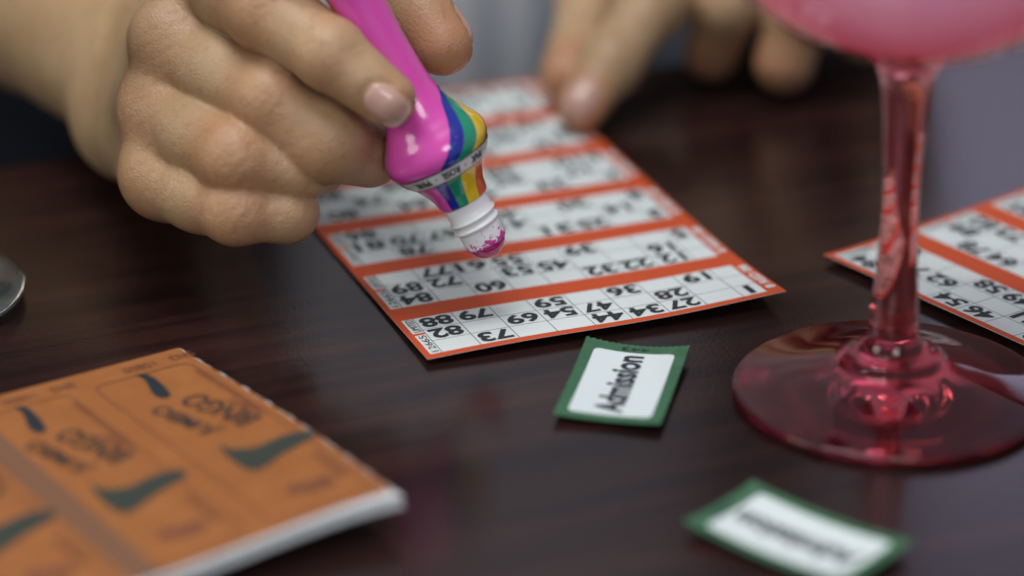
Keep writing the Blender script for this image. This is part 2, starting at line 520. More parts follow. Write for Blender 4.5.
def bingo_page(name, origin, th, tickets, zf, label, Wd=.0985, serial='12665'):
    MA = [M['paper'], M['orange'], M['ink'], M['line'], M['back']]
    S = surf(origin, th, zf, .0004)
    u0, cw = .0048, .01035
    lines = [u0 + cw * i for i in range(9)]
    uend = .0942
    rh, bar, near = .0074, .0083, .0024
    pitch = .0301
    H = near + pitch * len(tickets) - bar + .0028
    lw = .00014
    bu, bv = [0, Wd, .0017, u0 - .0002, uend], [0, H]
    for u in lines: bu += [u - lw, u + lw]
    rows = []
    for k in range(len(tickets)):
        v0 = near + k * pitch; v1 = v0 + 3 * rh
        rows.append((v0, v1)); bv += [v0, v1]
        for r in (0, 1, 2, 3): bv += [v0 + r * rh - lw * (r != 0), v0 + r * rh + lw * (r != 3)]
        bv += [v0 + 1.62 * rh, v0 + 1.78 * rh]
    bu = refine(bu, .004); bv = refine(bv, .004)

    def mf(u, v):
        for v0, v1 in rows:
            if v0 <= v <= v1:
                if u < .0017 or u > uend: return 1
                if u < u0 - .0002:
                    return 1 if v0 + 1.62 * rh < v < v0 + 1.78 * rh else 0
                for q in lines:
                    if abs(u - q) < lw: return 3
                for r in (1, 2):
                    if abs(v - (v0 + r * rh)) < lw: return 3
                return 0
        return 1
    mb = MB()
    sheet(mb, S, bu, bv, mf, .00012, 4, 0)
    for k, tk in enumerate(tickets):
        v0 = rows[k][0]
        for r, row in enumerate(tk):
            for c, s in enumerate(row):
                if not s: continue
                cx = u0 + cw * (c + .5) if c < 8 else (lines[8] + uend) / 2
                w = .0086 if len(s) == 2 else .0040
                if s[0] == '1' and len(s) == 2: w = .0074
                if s == '1': w = .0017
                put_text(mb, S, s, cx, v0 + rh * (r + .5), w, .0060, math.pi, 2, .032 if s != '1' else .01, sub=.003)
        put_text(mb, S, serial, .0033, v0 + rh * .82, .0105, .0019, math.pi / 2, 2, .0)
        put_text(mb, S, 'LIMITED', .0033, v0 + rh * 2.40, .0078, .0019, math.pi / 2, 2, .0)
        put_text(mb, S, '8 RED 08', (uend + Wd) / 2 + .0001, v0 + rh * 1.5, .019, .0026, math.pi / 2, 0, .03)
    o = mb.build(name, MA)
    tag(o, label, 'bingo page', 'orange bordered bingo pages on the table')
    return o


def z1(u, v):
    uu = max(0, u / .097)
    return .0006 + (.0008 + .0022 * uu ** 1.4) * math.exp(-(v / .024) ** 1.3) + .0004 * math.sin(uu * 7) * math.exp(-v / .05)


bingo_page('bingo_page', (-.0210, .7102), .370, T1, z1,
           'orange and white bingo page below the pink dabber, a fingertip on its far end')


def z2(u, v):
    return .0006 + .0012 * math.exp(-v / .012)


bingo_page('bingo_page', (.0831, .7744), -.8985, T2, z2,
           'orange and white bingo page lying behind the red glass stem at the right edge', serial='12668')

# ------------------------------------------------------------------ admission tickets
def admission(origin, th, zf, label, number, wr, hr, x=None):
    """origin = near-left corner with text reading along +v"""
    MA = [M['green'], M['white'], M['navyink'], M['back']]
    S0 = surf(origin, th, zf, .0004)
    Wd, Ht = wr, hr
    mg, m0, m1 = .0029, .0033, .0042
    bu = refine([0, Wd], .0006); bv = refine([0, Ht], .0006)
    u0, u1, v0, v1 = mg, Wd - mg, m0, Ht - m1
    rad = .0016
    nu = len(bu)

    def S(u, v, w=0):
        if v > Ht - 1e-6 or v < 1e-6:      # perforated short ends
            v += .00035 * math.sin(u / .0016 * 2 * math.pi)
        return S0(u, v, w)
    mb = MB(); sheet(mb, S, bu, bv, lambda u, v: 0, .0002, 3, 0)
    # rounded white panel
    pts = []
    for cx, cy, a0 in ((u1 - rad, v1 - rad, 0), (u0 + rad, v1 - rad, 90), (u0 + rad, v0 + rad, 180), (u1 - rad, v0 + rad, 270)):
        for k in range(7):
            a = math.radians(a0 + k * 15); pts.append((cx + rad * math.cos(a), cy + rad * math.sin(a)))
    # strips across the panel so that it follows the curl
    ys = sorted(set([round(p_[1], 6) for p_ in pts] + [v0 + (v1 - v0) * k / 24 for k in range(25)]))

    def half(y):
        d = 0
        if y > v1 - rad: d = rad - math.sqrt(max(0, rad ** 2 - (y - (v1 - rad)) ** 2))
        if y < v0 + rad: d = rad - math.sqrt(max(0, rad ** 2 - ((v0 + rad) - y) ** 2))
        return u0 + d, u1 - d
    K = 10; V = []; Fc = []
    for y in ys:
        a, b_ = half(y)
        for k in range(K + 1): V.append(S0(a + (b_ - a) * k / K, y, .00008))
    for j in range(len(ys) - 1):
        for k in range(K):
            q = j * (K + 1) + k; Fc.append((q, q + 1, q + K + 2, q + K + 1))
    mb.add(V, Fc, 1)
    put_text(mb, S0, 'Admission', Wd * .47, (v0 + v1) / 2 + .0002, (v1 - v0) * .90, .0072, math.pi / 2, 2, .035, .00016, sub=.003)
    put_text(mb, S0, number, Wd * .5, Ht - .0023, .0072, .0018, math.pi, 2, .01, .0001)
    o = mb.build('admission_ticket', MA)
    tag(o, label, 'ticket', 'green and white admission tickets')
    return o


# near-left corner, direction of the short side
admission((.0097, .6787), math.radians(-12.2), lambda u, v: .0008 + .0014 * ((u - .013) / .013) ** 2 * (.4 + .6 * v / .044) + .0008 * ((v - .02) / .024) ** 2,
          'green and white admission ticket with curled edges lying just below the near bingo page', '443', .0262, .0428)
admission((.0712, .5940), math.radians(139.0 - 90), lambda u, v: .0008 + .0025 * ((v - .022) / .022) ** 2 * .6 + .0008 * ((u - .013) / .013) ** 2,
          'green and white admission ticket, out of focus in front of the red glass foot', '444', .0262, .0440)

# ------------------------------------------------------------------ orange ticket booklet
A0 = np.array([-.0833, .7142]) + .0034 * np.array([math.cos(math.radians(-56.5)), math.sin(math.radians(-56.5))]) + .0016 * np.array([math.cos(math.radians(213.5)), math.sin(math.radians(213.5))])
tb = math.radians(-146.5 + 180)            # direction along the far side, pointing back to the corner
bdir = tb - math.pi / 2                    # from the far corner towards the viewer


def zb(u, v):  # u: 0 at the right edge running left, v: 0 at the far edge
    return .0048 + .0042 * math.exp(-(max(u, 0) / .045) ** 2) * (max(v, 0) / .1) ** 2.2 + .0006 * (max(v, 0) / .1) ** 2


BW, BL = .135, .1015


def SB(u, v, w=0):
    a = math.radians(213.5); b_ = math.radians(-56.5)
    bulge = .0028 * math.sin(math.pi * min(1, max(0, v / BL))) * math.exp(-u / .03)
    xy = A0 + np.array([math.cos(a), math.sin(a)]) * (u - bulge) + np.array([math.cos(b_), math.sin(b_)]) * v
    return (xy[0], xy[1], zb(u, v) + w)


booklet = empty('ticket_booklet', (A0[0] - .03, A0[1] - .04, 0))


def SBr(u, v, w=0):
    """keeps faces upward: u runs left, v runs towards the viewer"""
    return SB(u, v, w)


mb = MB()
rng = random.Random(4)
bu = refine([0, BW], .0035); bv = refine([0, BL], .003)
sheet(mb, SBr, bu, bv, lambda u, v: 0, .0002, 1, 1)


def outline(mb, u0, u1, v0, v1, rad, w, mi, lift):
    pts = []
    for cx, cy, a0 in ((u1 - rad, v1 - rad, 0), (u0 + rad, v1 - rad, 90), (u0 + rad, v0 + rad, 180), (u1 - rad, v0 + rad, 270)):
        for k in range(7):
            a = math.radians(a0 + k * 15); pts.append((cx + rad * math.cos(a), cy + rad * math.sin(a), math.cos(a), math.sin(a)))
    dense = []
    for k in range(len(pts)):
        p_, q = pts[k], pts[(k + 1) % len(pts)]
        L_ = math.hypot(q[0] - p_[0], q[1] - p_[1]); s_ = max(1, int(L_ / .004))
        for j in range(s_): dense.append(tuple(p_[i] + (q[i] - p_[i]) * j / s_ for i in range(4)))
    V = []
    for x, y, nx, ny in dense: V += [SBr(x, y, lift), SBr(x - nx * w, y - ny * w, lift)]
    N = len(dense)
    mb.add(V, [(2 * k, 2 * k + 1, (2 * k + 3) % (2 * N), (2 * k + 2) % (2 * N)) for k in range(N)], mi)


def blob(mb, pts, mi, lift=.0002, n=5):
    sp_ = spline(pts + [pts[0]], n)
    V = [SBr(a, b_, lift) for a, b_ in sp_[:-1]]
    bm = bmesh.new(); vv = [bm.verts.new(q) for q in V]; f = bm.faces.new(vv)
    bmesh.ops.triangulate(bm, faces=[f]); bm.verts.index_update()
    mb.add([q.co[:] for q in bm.verts], [[a.index for a in q.verts] for q in bm.faces], mi); bm.free()


def flat_text(s, cx, cy, w, h, mi, bold=.02, shear=0, rot=0):
    # booklet text is upside down for the viewer: its reading direction runs from the near side to the far side
    v, f, size = text_geo(s, bold)
    q = v / size * np.array([w, h])
    q, f = subdivide(q, f, .004)
    q[:, 0] += q[:, 1] * shear
    c, s_ = math.cos(rot), math.sin(rot); q = q @ np.array([[c, s_], [-s_, c]])
    # text x -> -v (towards far side), text y -> ... chosen so the lettering is not mirrored
    mb.add([SBr(cx + b_, cy - a, .0002) for a, b_ in q], [list(reversed(g)) for g in f], mi)


PW = .0322


def off(pts, du): return [(u * .001 + du, v * .001) for u, v in pts]


for k in range(4):
    du = PW * k
    outline(mb, du + .0025, du + .0285, .0085, BL - .003, .003, .00035, 2, .00015)
    # curved swoosh in the corner
    blob(mb, off([(16.9, 8.2), (14.4, 9.2), (13.9, 13.3), (14.6, 19.6), (15.6, 23.2), (17.0, 24.0), (18.4, 22.6), (18.2, 19.0), (16.6, 13.7), (16.2, 10.6)], du), 3)
    flat_text('BINGO', du + .0105, .0371, .0215, .0068, 4, .01, 0, .24)
    flat_text('JUMBO', du + .0190, .0375, .0205, .0062, 4, .01, 0, .20)
    flat_text('PLAY', du + .0058, .0372, .0080, .0020, 2, .03, 0, .1)
    flat_text('PERFORATED LUCKY TICKETS', du + .0036, .0290, .030, .0016, 2, .0)
    # boot shape
    blob(mb, off([(19.7, 53.8), (18.2, 58.1), (13.5, 60.6), (5.9, 59.0), (.6, 60.3), (.3, 63.4), (5.1, 65.8), (11.1, 68.2), (17.6, 71.6), (20.6, 70.3), (21.0, 61.4)], du), 5)
    flat_text('50p', du + .0135, .0868, .0110, .0066, 6, .05, 0, math.pi / 2)
    flat_text('MIN AGE 18', du + .0050, .0800, .014, .0022, 2, .01)
    # serial number along the far edge, upside down for the viewer
    v, f, size = text_geo('SN3   10800', .0)
    q = v / size * np.array([.0190, .0030])
    mb.add([SBr(du + .0085 + a, .0048 + b_, .0002) for a, b_ in q], [list(reversed(g)) for g in f], 2)
# broad pale band between the second and third column
V, Fc = [], []
vv_ = refine([0, BL], .004)
for y in vv_: V += [SBr(.0575, y, .00025), SBr(.0645, y, .00025)]
mb.add(V, [(2 * j, 2 * j + 1, 2 * j + 3, 2 * j + 2) for j in range(len(vv_) - 1)], 7)
cover = mb.build('cover', [M['kraft'], M['edge'], M['kline'], M['navyink'], M['ink'], mat('boot_print', (.035, .045, .035), .6), M['kline'], M['kband']], booklet)
# leaves below the cover: stacked sheets, each slightly shifted, ragged torn right edge
mb = MB()
for q in range(9):
    shift_ = rng.uniform(-.0003, .0005); lay = q

    def SL(u, v, w=0, off=shift_, lay=lay):
        rag = 0
        if u < 1e-6: rag = -.00005 - .00025 * math.sin(v / .0011) * math.sin(v / .0037 + lay) - .0004
        p_ = SB(u + rag, v + (off + .0010 + .0028 * math.exp(-max(u, 0) / .012) if v > BL - 1e-6 else 0), 0)
        zt = p_[2] - .0003 - lay * .00036
        return (p_[0], p_[1], max(zt, .0002 + .00030 * (9 - lay)) + w)
    sheet(mb, SL, refine([0, BW], .006), refine([0, BL], .0009), lambda u, v: 0, .00022, 0, 0)
mb.build('inner_leaves', [M['edge']], booklet)
tag(booklet, 'thick orange ticket booklet with white page edges, curling up at its near corner', 'booklet')

# ------------------------------------------------------------------ pink bingo dabber
tip = P(487, 243, .800); top = P(357, 0, .7806)
ax = (top - tip) / np.linalg.norm(top - tip)
view = tip - np.array([0, 0, CAM_H]); view /= np.linalg.norm(view)
front = -(view - ax * (view @ ax)); front /= np.linalg.norm(front)
right = np.cross(ax, front)
if right[0] < 0: right = -right
# local frame: X = right in the picture, Y = towards the camera, Z = along the bottle (Z away from the tip)
dab = bpy.data.objects.new('bingo_dabber', None)
link(dab)
R = np.column_stack([right, np.cross(ax, right), ax])
ysign = 1.0 if (R[:, 1] @ front) > 0 else -1.0
Mx = Matrix(((*R[0], tip[0]), (*R[1], tip[1]), (*R[2], tip[2]), (0, 0, 0, 1)))
dab.matrix_world = Mx
tag(dab, 'pink bingo dabber bottle with rainbow stripes and white neck held in the hand', 'bingo dabber')


def child(name, V, Fc, mats, fm=None, smooth=True):
    o = mesh(name, V, Fc, mats, None, fm, smooth)
    o.parent = dab
    return o


# angle phi: 0 faces camera, +90 picture right
def ang(phi, r, z):
    a = math.radians(phi)
    return (r * math.sin(a), ysign * r * math.cos(a), z)


body = spline([(12.6, 5.9), (13.2, 6.6), (16.2, 7.3), (20.0, 9.2), (23.0, 11.5), (26.2, 13.5), (28.6, 13.8), (31.2, 13.0), (34.2, 11.2), (38, 9.1), (44.3, 7.3), (53, 6.5), (61.8, 6.3), (73, 6.8), (84, 9), (95, 11), (112, 11), (119, 8.5), (121, 3), (121, .01)], 8)
cols = []
base = [(0, 20, 1), (20, 43, 2), (43, 72, 3), (72, 125, 4), (125, 360, 0)]
offs, cm = [], []
for a0, a1, mi in base:
    k = max(2, int((a1 - a0) / 3))
    for j in range(k): offs.append(a0 + (a1 - a0) * j / k); cm.append(mi)
NA = len(offs)
V, Fc, fm = [], [], []
for s, r in body:
    spx = s / .262
    phi0 = float(np.interp(spx, [50, 57, 80, 98, 107, 128, 149, 160, 185, 215], [-36, -35, -30, -6, 6, 26, 48, 72, 135, 175]))
    for a in offs:
        ph = phi0 + a
        # side moulding: the shoulder is slightly squared with a soft ridge
        rr = r * (1 + .018 * math.cos(4 * math.radians(ph - 20)) * math.exp(-((s - 29) / 7) ** 2))
        V.append(ang(ph, rr / 1000, s / 1000))
for j in range(len(body) - 1):
    for i in range(NA):
        i2 = (i + 1) % NA
        Fc.append((j * NA + i, j * NA + i2, (j + 1) * NA + i2, (j + 1) * NA + i)); fm.append(cm[i])
Vb, Fb = V, Fc
o = child('bottle', V, Fc, [M['pink'], M['blue'], M['grn'], M['yel'], M['org']], fm)
# recalculated normals outward
bm = bmesh.new(); bm.from_mesh(o.data); bmesh.ops.recalc_face_normals(bm, faces=bm.faces); bm.to_mesh(o.data); bm.free()


def body_r(s):
    return float(np.interp(s, [b_[0] for b_ in body], [b_[1] for b_ in body]))


# label band with lettering
bs0, bs1 = 21.5, 25.1
V, Fc, fm = [], [], []
zs = [bs0 - .15, bs0, bs0 + .22, (bs0 + bs1) / 2, bs1 - .22, bs1, bs1 + .15]
for j, s in enumerate(zs):
    rr = body_r(s) + (.22 if 0 < j < 6 else -.1)
    for i in range(120): V.append(ang(i * 3, rr / 1000, s / 1000))
for j in range(6):
    for i in range(120):
        i2 = (i + 1) % 120
        Fc.append((j * 120 + i, j * 120 + i2, (j + 1) * 120 + i2, (j + 1) * 120 + i)); fm.append(1 if j in (0, 1, 4, 5) else 0)
mbd = MB(); mbd.add(V, Fc, fm)
words = ['PINK', 'ROSE', 'ROSA', 'PINK']
for k in range(16):
    w_ = ['PINK', 'ROSE'][k % 2]
    c0 = 42 - k * 40 if k < 9 else None
    if c0 is None: break
    v, f, size = text_geo(w_, .04)
    q = v / size * np.array([23.0, 2.15])
    q, f = subdivide(q, f, 3.0)
    # letters stand with their feet away from the tip: upside down in the picture
    VV = [ang(c0 - a, (body_r((bs0 + bs1) / 2 - b_) + .30) / 1000, ((bs0 + bs1) / 2 - b_) / 1000) for a, b_ in q]
    mbd.add(VV, f, 2)
    d = [(c0 - 20 + .8 * 1.6 * math.cos(t_), .22 * math.sin(t_)) for t_ in np.linspace(0, 2 * math.pi, 9)[:-1]]
    mbd.add([ang(a, (body_r((bs0 + bs1) / 2 + b_) + .30) / 1000, ((bs0 + bs1) / 2 + b_) / 1000) for a, b_ in d], [tuple(range(8))], 2)
o = mbd.build('label_band', [M['band'], M['ink'], M['ink']]); o.parent = dab
tag(o, 'white band printed PINK and ROSE')

# neck with screw thread
prof = [(0.0, 4.9), (.25, 5.35), (.9, 5.45), (4.6, 5.55), (5.3, 5.6), (5.5, 6.1), (5.9, 6.25), (6.2, 6.1), (6.4, 5.72), (7.6, 5.75), (7.8, 6.2), (8.2, 6.35), (8.5, 6.2), (8.7, 5.8), (11.2, 5.85), (12.9, 6.0), (13.3, 5.7)]
V, Fc = [], []
N = 96
for s, r in prof:
    for i in range(N):
        th_ = i / N
        tilt = (th_ - .5) * 1.0 if 5 < s < 9.7 else 0
        V.append(ang(360 * th_ + 180, r / 1000, (s + tilt * .9) / 1000))
for j in range(len(prof) - 1):
    for i in range(N):
        i2 = (i + 1) % N
        Fc.append((j * N + i, j * N + i2, (j + 1) * N + i2, (j + 1) * N + i))
o = child('neck', V, Fc, [M['neck']])
bm = bmesh.new(); bm.from_mesh(o.data); bmesh.ops.recalc_face_normals(bm, faces=bm.faces); bm.to_mesh(o.data); bm.free()
tag(o, 'white threaded neck smeared with magenta ink')
V, Fc = lathe([(0, -.0036), (.0013, -.0035), (.0026, -.0030), (.0037, -.0022), (.0045, -.0012), (.0051, .0001), (.0048, .0012), (0, .0014)], 48)
o = child('applicator_tip', V, Fc, [M['dye']]); tag(o, 'wet magenta dabbing tip')

# ------------------------------------------------------------------ red stemmed glass
def stem_glass(name, loc, mats, prof_foot, prof_stem, prof_bowl, parts=('foot', 'stem', 'bowl')):
    t_ = empty(name, loc)
    for nm, pr, mm in zip(parts, (prof_foot, prof_stem, prof_bowl), mats):
        V, Fc = lathe(pr, 128)
        o = mesh(nm, V, Fc, mm, None, smooth=True); o.parent = t_
    return t_


gx, gy, _ = Z(890, 395, 0)
foot = [(0, .0012), (.030, .0008), (.0368, .0004)] + [(.0374 + .0013 * math.cos(a), .0016 + .0012 * math.sin(a)) for a in np.linspace(-1.2, 1.5, 9)]
foot += spline([(.0370, .0029), (.033, .0037), (.027, .0052), (.020, .0074), (.0145, .0092), (.0128, .0104), (.0112, .0122), (.0085, .0133), (.0068, .0155), (.0062, .0175)], 5)
stem = spline([(.0062, .0175), (.0058, .0210), (.0054, .0280), (.0047, .0400), (.0043, .052), (.0047, .064), (.0054, .0745), (.0063, .082), (.0082, .0862), (.0110, .0896)], 6)
BR, BZ = .057, .1455
t0 = math.asin(.011 / BR)
outer = [(BR * math.sin(a), BZ - BR * math.cos(a)) for a in np.linspace(t0, math.radians(132), 40)]
outer[0] = (.0110, .0896)
IR = BR - .0016
inner = [(IR * math.sin(a), BZ - IR * math.cos(a)) for a in np.linspace(math.radians(132), 0, 44)]
inner[-1] = (0, BZ - IR)
g = stem_glass('gin_glass', (gx, gy, 0), [M['redglass'], M['redstem'], M['redbowl']], foot, stem, outer + inner)
tag(g, 'tall red stemmed balloon glass holding a cloudy pink drink, right of the tickets', 'glass')
DR = IR - .0003
aa = math.radians(100)
dr = [(DR * math.sin(a), BZ - DR * math.cos(a)) for a in np.linspace(0, aa, 30)]
dr[0] = (0, BZ - DR)
dr.append((0, dr[-1][1]))
V, Fc = lathe(dr, 96)
o = mesh('drink', V, Fc, M['drink'], None, smooth=True); o.parent = g
tag(o, 'cloudy pink drink')

# clear glass at the left edge
cx_, cy_ = -.1541, .7495
foot2 = [(0, .0008), (.020, .0006)] + [(.0245 + .0028 * math.cos(a), .0032 + .0026 * math.sin(a)) for a in np.linspace(-1.4, 1.5, 10)]
foot2 += spline([(.0235, .0060), (.018, .0072), (.012, .0092), (.007, .0130), (.0045, .0200)], 5)
stem2 = spline([(.0045, .0200), (.0040, .035), (.0040, .055), (.0055, .070), (.0090, .0790)], 6)
bowl2 = spline([(.0090, .0790), (.022, .088), (.031, .105), (.034, .130), (.031, .155)], 8)
bowl2 += [(r - .0012, z + (.0012 if i > 5 else 0)) for i, (r, z) in reversed(list(enumerate(bowl2)))][:-1] + [(0, .0815)]
g2 = stem_glass('wine_glass', (cx_, cy_, 0), [M['clear']] * 3, foot2, stem2, bowl2)
tag(g2, 'clear stemmed glass at the left edge, only its foot showing', 'glass')

# ------------------------------------------------------------------ body as one implicit surface
class Field:
    def __init__(s, xs, ys, zs):
        s.x, s.y, s.z = xs, ys, zs
        s.d = np.full((len(xs), len(ys), len(zs)), .06, np.float32)

    def sub(s, lo, hi):
        out = []
        for a, l_, h_ in zip((s.x, s.y, s.z), lo, hi):
            i0 = max(0, np.searchsorted(a, l_)); i1 = min(len(a), np.searchsorted(a, h_) + 1)
            out.append(slice(i0, i1))
        return tuple(out)


def smin(a, b_, k):
    h = np.clip(.5 + .5 * (b_ - a) / k, 0, 1)
    return b_ + (a - b_) * h - k * h * (1 - h)


def cone_d(X, Y, Zz, a, b_, ra, rb):
    a = np.asarray(a, float); b_ = np.asarray(b_, float)
    ba = b_ - a; L2 = ba @ ba
    px, py, pz = X - a[0], Y - a[1], Zz - a[2]
    h = np.clip((px * ba[0] + py * ba[1] + pz * ba[2]) / max(L2, 1e-12), 0, 1)
    dx, dy, dz = px - h * ba[0], py - h * ba[1], pz - h * ba[2]
    return np.sqrt(dx * dx + dy * dy + dz * dz) - (ra + (rb - ra) * h)


def grid_of(fld, sl):
    return np.meshgrid(fld.x[sl[0]], fld.y[sl[1]], fld.z[sl[2]], indexing='ij', sparse=True)


def chain(fld, tgt, pts, k):
    """pts: list of (point, radius); rounded cones smoothly joined into tgt array"""
    for (a, ra), (b_, rb) in zip(pts[:-1], pts[1:]):
        mrg = .022
        lo = np.minimum(a, b_) - max(ra, rb) - mrg; hi = np.maximum(a, b_) + max(ra, rb) + mrg
        sl = fld.sub(lo, hi)
        if any(q.stop <= q.start for q in sl): continue
        d = cone_d(*grid_of(fld, sl), a, b_, ra, rb)
        tgt[sl] = smin(tgt[sl], d, k)
    return tgt


def ball(fld, tgt, c, r, k):
    return chain(fld, tgt, [(np.asarray(c), r), (np.asarray(c) + 1e-6, r)], k)


def surface_nets(fld, d):
    xs, ys, zs = fld.x, fld.y, fld.z
    s = d < 0
    nx, ny, nz = d.shape
    cell = np.zeros((nx - 1, ny - 1, nz - 1), np.int8)
    for i in (0, 1):
        for j in (0, 1):
            for k in (0, 1): cell += s[i:nx - 1 + i, j:ny - 1 + j, k:nz - 1 + k]
    act = np.argwhere((cell > 0) & (cell < 8))
    idx = -np.ones(cell.shape, np.int32); idx[tuple(act.T)] = np.arange(len(act))
    acc = np.zeros((len(act), 3)); cnt = np.zeros(len(act))
    co = [xs, ys, zs]
    I = act
    for axis in range(3):
        o1, o2 = [q for q in range(3) if q != axis]
        for a in (0, 1):
            for b_ in (0, 1):
                p0 = I.copy(); p0[:, o1] += a; p0[:, o2] += b_
                p1 = p0.copy(); p1[:, axis] += 1
                d0 = d[tuple(p0.T)]; d1 = d[tuple(p1.T)]
                msk = (d0 < 0) != (d1 < 0)
                t_ = np.where(msk, d0 / np.where(msk, d0 - d1, 1), 0)
                pos = np.stack([co[q][p0[:, q]] for q in range(3)], 1)
                pos[:, axis] += t_ * (co[axis][p1[:, axis]] - co[axis][p0[:, axis]])
                acc += pos * msk[:, None]; cnt += msk
    V = acc / cnt[:, None]
    quads = []
    for axis in range(3):
        o1, o2 = [(1, 2), (2, 0), (0, 1)][axis]
        a = [slice(None)] * 3; b_ = [slice(None)] * 3
        a[axis] = slice(0, -1); b_[axis] = slice(1, None)
        for q in (o1, o2): a[q] = slice(1, -1); b_[q] = slice(1, -1)
        s0 = s[tuple(a)]; s1 = s[tuple(b_)]
        e_ = np.argwhere(s0 != s1)
        ins = s0[tuple(e_.T)]
        e_[:, o1] += 1; e_[:, o2] += 1
        def c(da, db):
            q = e_.copy(); q[:, o1] -= da; q[:, o2] -= db
            return idx[tuple(q.T)]
        Q = np.stack([c(1, 1), c(0, 1), c(0, 0), c(1, 0)], 1)
        Q[~ins] = Q[~ins][:, ::-1]
        quads.append(Q)
    return V, np.concatenate(quads)


def axis_grid(lo, hi, bands, coarse):
    """bands: list of (a, b, step), sorted; grades smoothly outside"""
    out = [lo]
    x = lo
    while x < hi:
        st = coarse
        for a, b_, s_ in bands:
            dist = 0 if a <= x <= b_ else min(abs(x - a), abs(x - b_))
            st = min(st, s_ + dist * .16)
        x += st; out.append(x)
    return np.array(out)


mm = 1e-3


def hp(px, py, d, r):  # joint: pixel, depth, radius in picture pixels at that depth
    return (P(px, py, d), r * d / F_PX)


def hz(px, py, z, r):
    p_ = Z(px, py, z)
    return (p_, r)


R_index = [hp(205, -28, .812, 43), hp(266, 9, .786, 41), hp(330, 54, .777, 35.5), hp(388, 99, .7755, 28.5)]
R_middle = [hp(178, 47, .812, 45), hp(271, 98, .790, 40), hp(327, 141, .790, 41), hp(369, 155, .802, 33)]
R_ring = [hp(165, 112, .813, 43), hp(236, 156, .791, 39), hp(298, 168, .794, 32), hp(322, 170, .808, 24)]
R_pinky = [hp(166, 178, .813, 41), hp(236, 208, .794, 36), hp(286, 211, .797, 31), hp(293, 203, .814, 22)]
R_thumb = [hp(240, -30, .86, 50), hp(330, -72, .828, 43), hp(397, -22, .806, 38), hp(442, 43, .800, 33)]
carp = [hp(196, 8, .872, 46), hp(165, 45, .876, 48), hp(143, 85, .878, 48), hp(134, 120, .878, 44)]
wr_a = hp(176, 22, .888, 54); wr_b = hp(138, 100, .888, 50)
fore_m = hp(52, -12, .935, 108); elbow_r = (P(-170, -225, 1.06), .043)
sh_r = (np.array([-.315, 1.18, .36]), .058)

L_index = [hz(716, -92, .050, .0115), hz(655, 2, .030, .0098), hz(611, 64, .0175, .0084), hz(581, 107, .0088, .0074)]
L_thumb = [hz(760, -170, .050, .015), hz(650, -85, .034, .0115), hz(592, 5, .0215, .0098), hz(567, 76, .0110, .0082)]
L_middle = [hz(798, -140, .062, .0115), hz(762, -62, .048, .0098), hz(727, 5, .028, .0092), hz(711, 52, .0115, .0088)]
L_ring = [hz(868, -135, .060, .0112), hz(828, -48, .046, .0098), hz(797, 14, .026, .0094), hz(784, 63, .0115, .0092)]
L_pinky = [hz(925, -120, .052, .0105), hz(892, -50, .038, .0088), hz(872, 0, .024, .0080), hz(862, 38, .0110, .0074)]
wl = [hz(835, -275, .074, .020), hz(890, -268, .068, .018)]
pl = [hz(785, -228, .066, .016), hz(830, -233, .071, .016), hz(870, -233, .069, .016), hz(905, -225, .063, .015)]
elbow_l = (np.array([.125, 1.16, .15]), .040)
sh_l = (np.array([.085, 1.20, .38]), .056)
TC = np.array([-.065, 1.065])           # torso centre
ndv = nd

xs = axis_grid(-.36, .32, [(-.125, -.010, .00072), (.010, .125, .0015)], .016)
ys = axis_grid(.60, 1.42, [(.722, .800, .00072), (.80, .97, .0014)], .018)
zs = axis_grid(-.40, .52, [(.004, .090, .00075)], .018)
fld = Field(xs, ys, zs)
D = fld.d


def torso(fld, D, grow=0.0, z0=-.30, z1=.40):
    X, Y, Zz = np.meshgrid(fld.x, fld.y, fld.z, indexing='ij', sparse=True)
    a = (X - TC[0]) * ed[0] + (Y - TC[1]) * ed[1]
    b_ = (X - TC[0]) * nd[0] + (Y - TC[1]) * nd[1]
    zt = np.clip((Zz + .30) / .70, 0, 1)
    wa = .152 + .025 * zt + grow; wb = .088 + .018 * np.sin(zt * 3.14) + grow
    r = np.sqrt((a / wa) ** 2 + (b_ / wb) ** 2)
    d = (r - 1) * wb
    dz = np.maximum(z0 - grow - Zz, Zz - z1 - grow)
    d = smin(np.maximum(d, dz), d * 0 + 1, .001)
    return d


def thighs(fld, tgt, grow, k):
    for s_ in (-1, 1):
        hip = np.array([*(TC + ed * s_ * .075), -.20]); knee = np.array([*(TC + ed * s_ * .11 - nd * .40), -.205])
        chain(fld, tgt, [(hip, .085 + grow), (knee, .062 + grow)], k)
    return tgt


D[:] = np.minimum(D, torso(fld, D))
# arms
chain(fld, D, [sh_r, (elbow_r[0], .045)], .03); chain(fld, D, [elbow_r, fore_m], .02)
palm = np.full_like(D, .06)
chain(fld, palm, [fore_m, ((wr_a[0] + wr_b[0]) / 2, .0225)], .02)
chain(fld, palm, [((fore_m[0] + wr_a[0]) / 2, .020), wr_a, carp[0]], .012); chain(fld, palm, [((fore_m[0] + wr_b[0]) / 2, .020), wr_b, carp[3]], .012)
for c_, f_ in zip(carp, (R_index, R_middle, R_ring, R_pinky)):
    chain(fld, palm, [c_, (f_[0][0], f_[0][1] * .93)], .010)
    chain(fld, palm, [((wr_a[0] + wr_b[0]) / 2, .018), c_], .012)
chain(fld, palm, [carp[0], R_thumb[0], (R_thumb[1][0], R_thumb[1][1] * .9)], .012)
